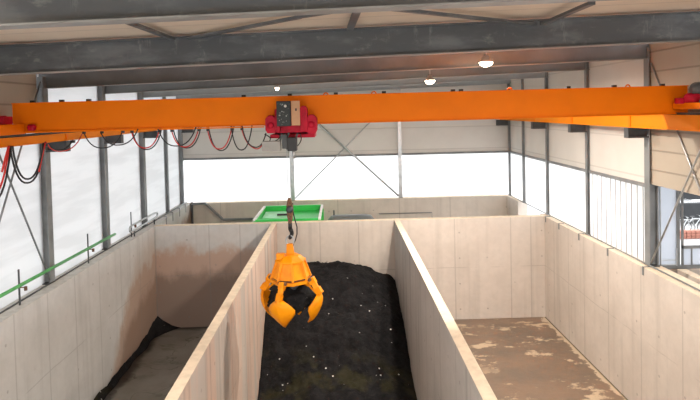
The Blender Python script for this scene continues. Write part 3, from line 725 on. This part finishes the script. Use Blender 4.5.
MB().prism([(cy0 + .07, 3.55), (cy1 - .07, 3.72), (cy1 - .07, 3.66), (cy0 + .07, 3.49)], 'X', cx0 + .07, cx1 - .07).build('inner_cover', 'green', ct)
MB().prism([(23.7, 3.66), (24.7, 3.75), (24.7, 3.70), (23.7, 3.61)], 'X', cx0 + .1, cx0 + 1.2).build('cover_window', 'mint', ct)
MB().box(-2.75, -2.3, 24.0, 24.1, 3.69, 3.76).build('handle', 'black', ct)
for i in range(4):
    y = cy0 + .4 + i * .75
    MB().box(cx0 - .06, cx0, y, y + .08, .3, cz - .1).build('rib', 'green', ct); MB().box(cx1, cx1 + .06, y, y + .08, .3, cz - .1).build('rib', 'green', ct)
tk = root('grey_tank', (.4, 24, 0), 'grey round ended tank behind the bay back wall, right of the green container', 'tank')
za, xa, xb = 3.04, -.38, 1.05
g = MB().lathe([(.02, xa - .35), (.35, xa - .28), (.58, xa - .1), (.62, xa + .05), (.62, xb - .05), (.58, xb + .15), (.35, xb + .38), (.02, xb + .45)], (0, 24, za), 28, axis='X'); g.build('tank_shell', 'tank', tk)
for x in (-.3, .8):
    MB().box(x - .08, x + .08, 23.6, 24.4, 0, za - .48).build('cradle', 'steel_dark', tk)
MB().tube([(-.35, 24, za + .6), (-.35, 24, za + .82)], .03, 8).build('vent', 'steel_dark', tk)
pz = at(400, 213, 'Y', 26.6)
pl = tag(MB().tube([at(379, 213.8, 'Y', 26.62), at(432, 212.5, 'Y', 26.62), at(432, 219, 'Y', 26.62)], .018, 8).build('wall_conduit', 'steel', loc=pz), 'thin grey conduit on the far wall, right of the grey tank', 'conduit')

# ------------------------------------------------------------------ compost heap
def interp(t, P):
    if t <= P[0][0]: return P[0][1]
    for (a, va), (b, vb) in zip(P, P[1:]):
        if t <= b: return va + (vb - va) * (t - a) / (b - a)
    return P[-1][1]
PL = [(12, .0), (15.4, .03), (15.85, .12), (16.3, .5), (16.9, 1.0), (17.5, 1.66), (18.2, 2.15), (19.5, 2.35), (21.45, 2.3)]
PC = [(12, .0), (14.6, .05), (16.0, .5), (17.2, 1.2), (18.4, 1.75), (19.6, 2.3), (20.4, 2.55), (21.0, 2.50), (21.45, 2.35)]
PR = [(12, .0), (15.4, .03), (16.2, .1), (16.9, .3), (17.8, .75), (19.5, 1.15), (20.4, 1.5), (21.45, 1.55)]
g = MB(); NX, NY = 110, 200; vs = []
xa, xb, ya, yb = -2.475, 1.95, 12.5, YB - .01
for j in range(NY + 1):
    row = []
    for i in range(NX + 1):
        x = xa + (xb - xa) * i / NX; y = ya + (yb - ya) * j / NY
        s = i / NX
        l, c, r = interp(y, PL), interp(y, PC), interp(y, PR)
        if s < .45: w = s / .45; w = w * w * (3 - 2 * w); z = l * (1 - w) + c * w
        else: w = (s - .45) / .55; w = w ** 1.8; z = c * (1 - w) + r * w
        k_ = min(1, z / .4 + .15)
        z += k_ * (noise.noise(Vector((x * .9, y * .9, 0))) * .16 + noise.noise(Vector((x * 2.6, y * 2.6, 3))) * .10 + noise.noise(Vector((x * 7, y * 7, 5))) * .05 + noise.noise(Vector((x * 16, y * 16, 5))) * .02)
        row.append(g.b.verts.new((x, y, max(.004, z))))
    vs.append(row)
for j in range(NY):
    for i in range(NX):
        f = g.b.faces.new((vs[j][i], vs[j][i + 1], vs[j + 1][i + 1], vs[j + 1][i])); f.smooth = True
bd = [vs[0][i] for i in range(NX + 1)] + [vs[j][NX] for j in range(1, NY + 1)] + [vs[NY][i] for i in range(NX - 1, -1, -1)] + [vs[j][0] for j in range(NY - 1, 0, -1)]
lo = [g.b.verts.new((v.co.x, v.co.y, 0)) for v in bd]
for i in range(len(bd)): g.b.faces.new((bd[i], lo[i], lo[(i + 1) % len(bd)], bd[(i + 1) % len(bd)]))
hp = tag(g.build('compost_heap', 'compost', loc=(0, 18, 0)), 'large black heap of compost filling the middle bay below the grab', 'compost heap')

# dirt residue along the left wall foot
g = MB(); n = 60; rows = []
for j in range(n + 1):
    y = 14.0 + (YB - 14.0) * j / n
    w = .16 + .13 * noise.noise(Vector((0, y * 1.1, 1))) + (.7 * max(0, (y - 20) / 1.45) ** 2)
    h = .15 + .10 * noise.noise(Vector((3, y * 1.7, 1))) + .35 * max(0, (y - 19.5) / 2)
    row = []
    for i in range(9):
        s = i / 8
        row.append(g.b.verts.new((XL + .01 + w * s, y, max(.003, h * (1 - s) ** 1.6 + .04 * noise.noise(Vector((s * 4, y * 5, 0))) * (1 - s)))))
    rows.append(row)
for A, B in zip(rows, rows[1:]):
    for i in range(8): f = g.b.faces.new((A[i], A[i + 1], B[i + 1], B[i])); f.smooth = True
tag(g.build('compost_residue', 'compost', loc=(XL, 18, 0)), 'black strip of leftover compost along the foot of the left wall', 'compost residue', kind='stuff')

# ------------------------------------------------------------------ daylight
w = bpy.data.worlds.new('overcast_sky'); SC.world = w; w.use_nodes = True
nt = w.node_tree; bg = nt.nodes['Background']
tc = nt.nodes.new('ShaderNodeTexCoord'); sp = nt.nodes.new('ShaderNodeSeparateXYZ'); rp = nt.nodes.new('ShaderNodeValToRGB')
nt.links.new(tc.outputs['Generated'], sp.inputs[0]); nt.links.new(sp.outputs[2], rp.inputs[0])
rp.color_ramp.elements[0].color = (.92, .96, 1, 1); rp.color_ramp.elements[1].color = (1, 1, 1, 1)
nt.links.new(rp.outputs[0], bg.inputs[0]); bg.inputs[1].default_value = 4.6

SC.view_settings.view_transform = 'Standard'; SC.view_settings.look = 'None'
SC.view_settings.exposure = 0.0; SC.view_settings.gamma = 1.0; SC.view_settings.use_curve_mapping = False
SC.cycles.max_bounces = 10; SC.cycles.diffuse_bounces = 6; SC.cycles.transparent_max_bounces = 12
SC.cycles.sample_clamp_indirect = 6
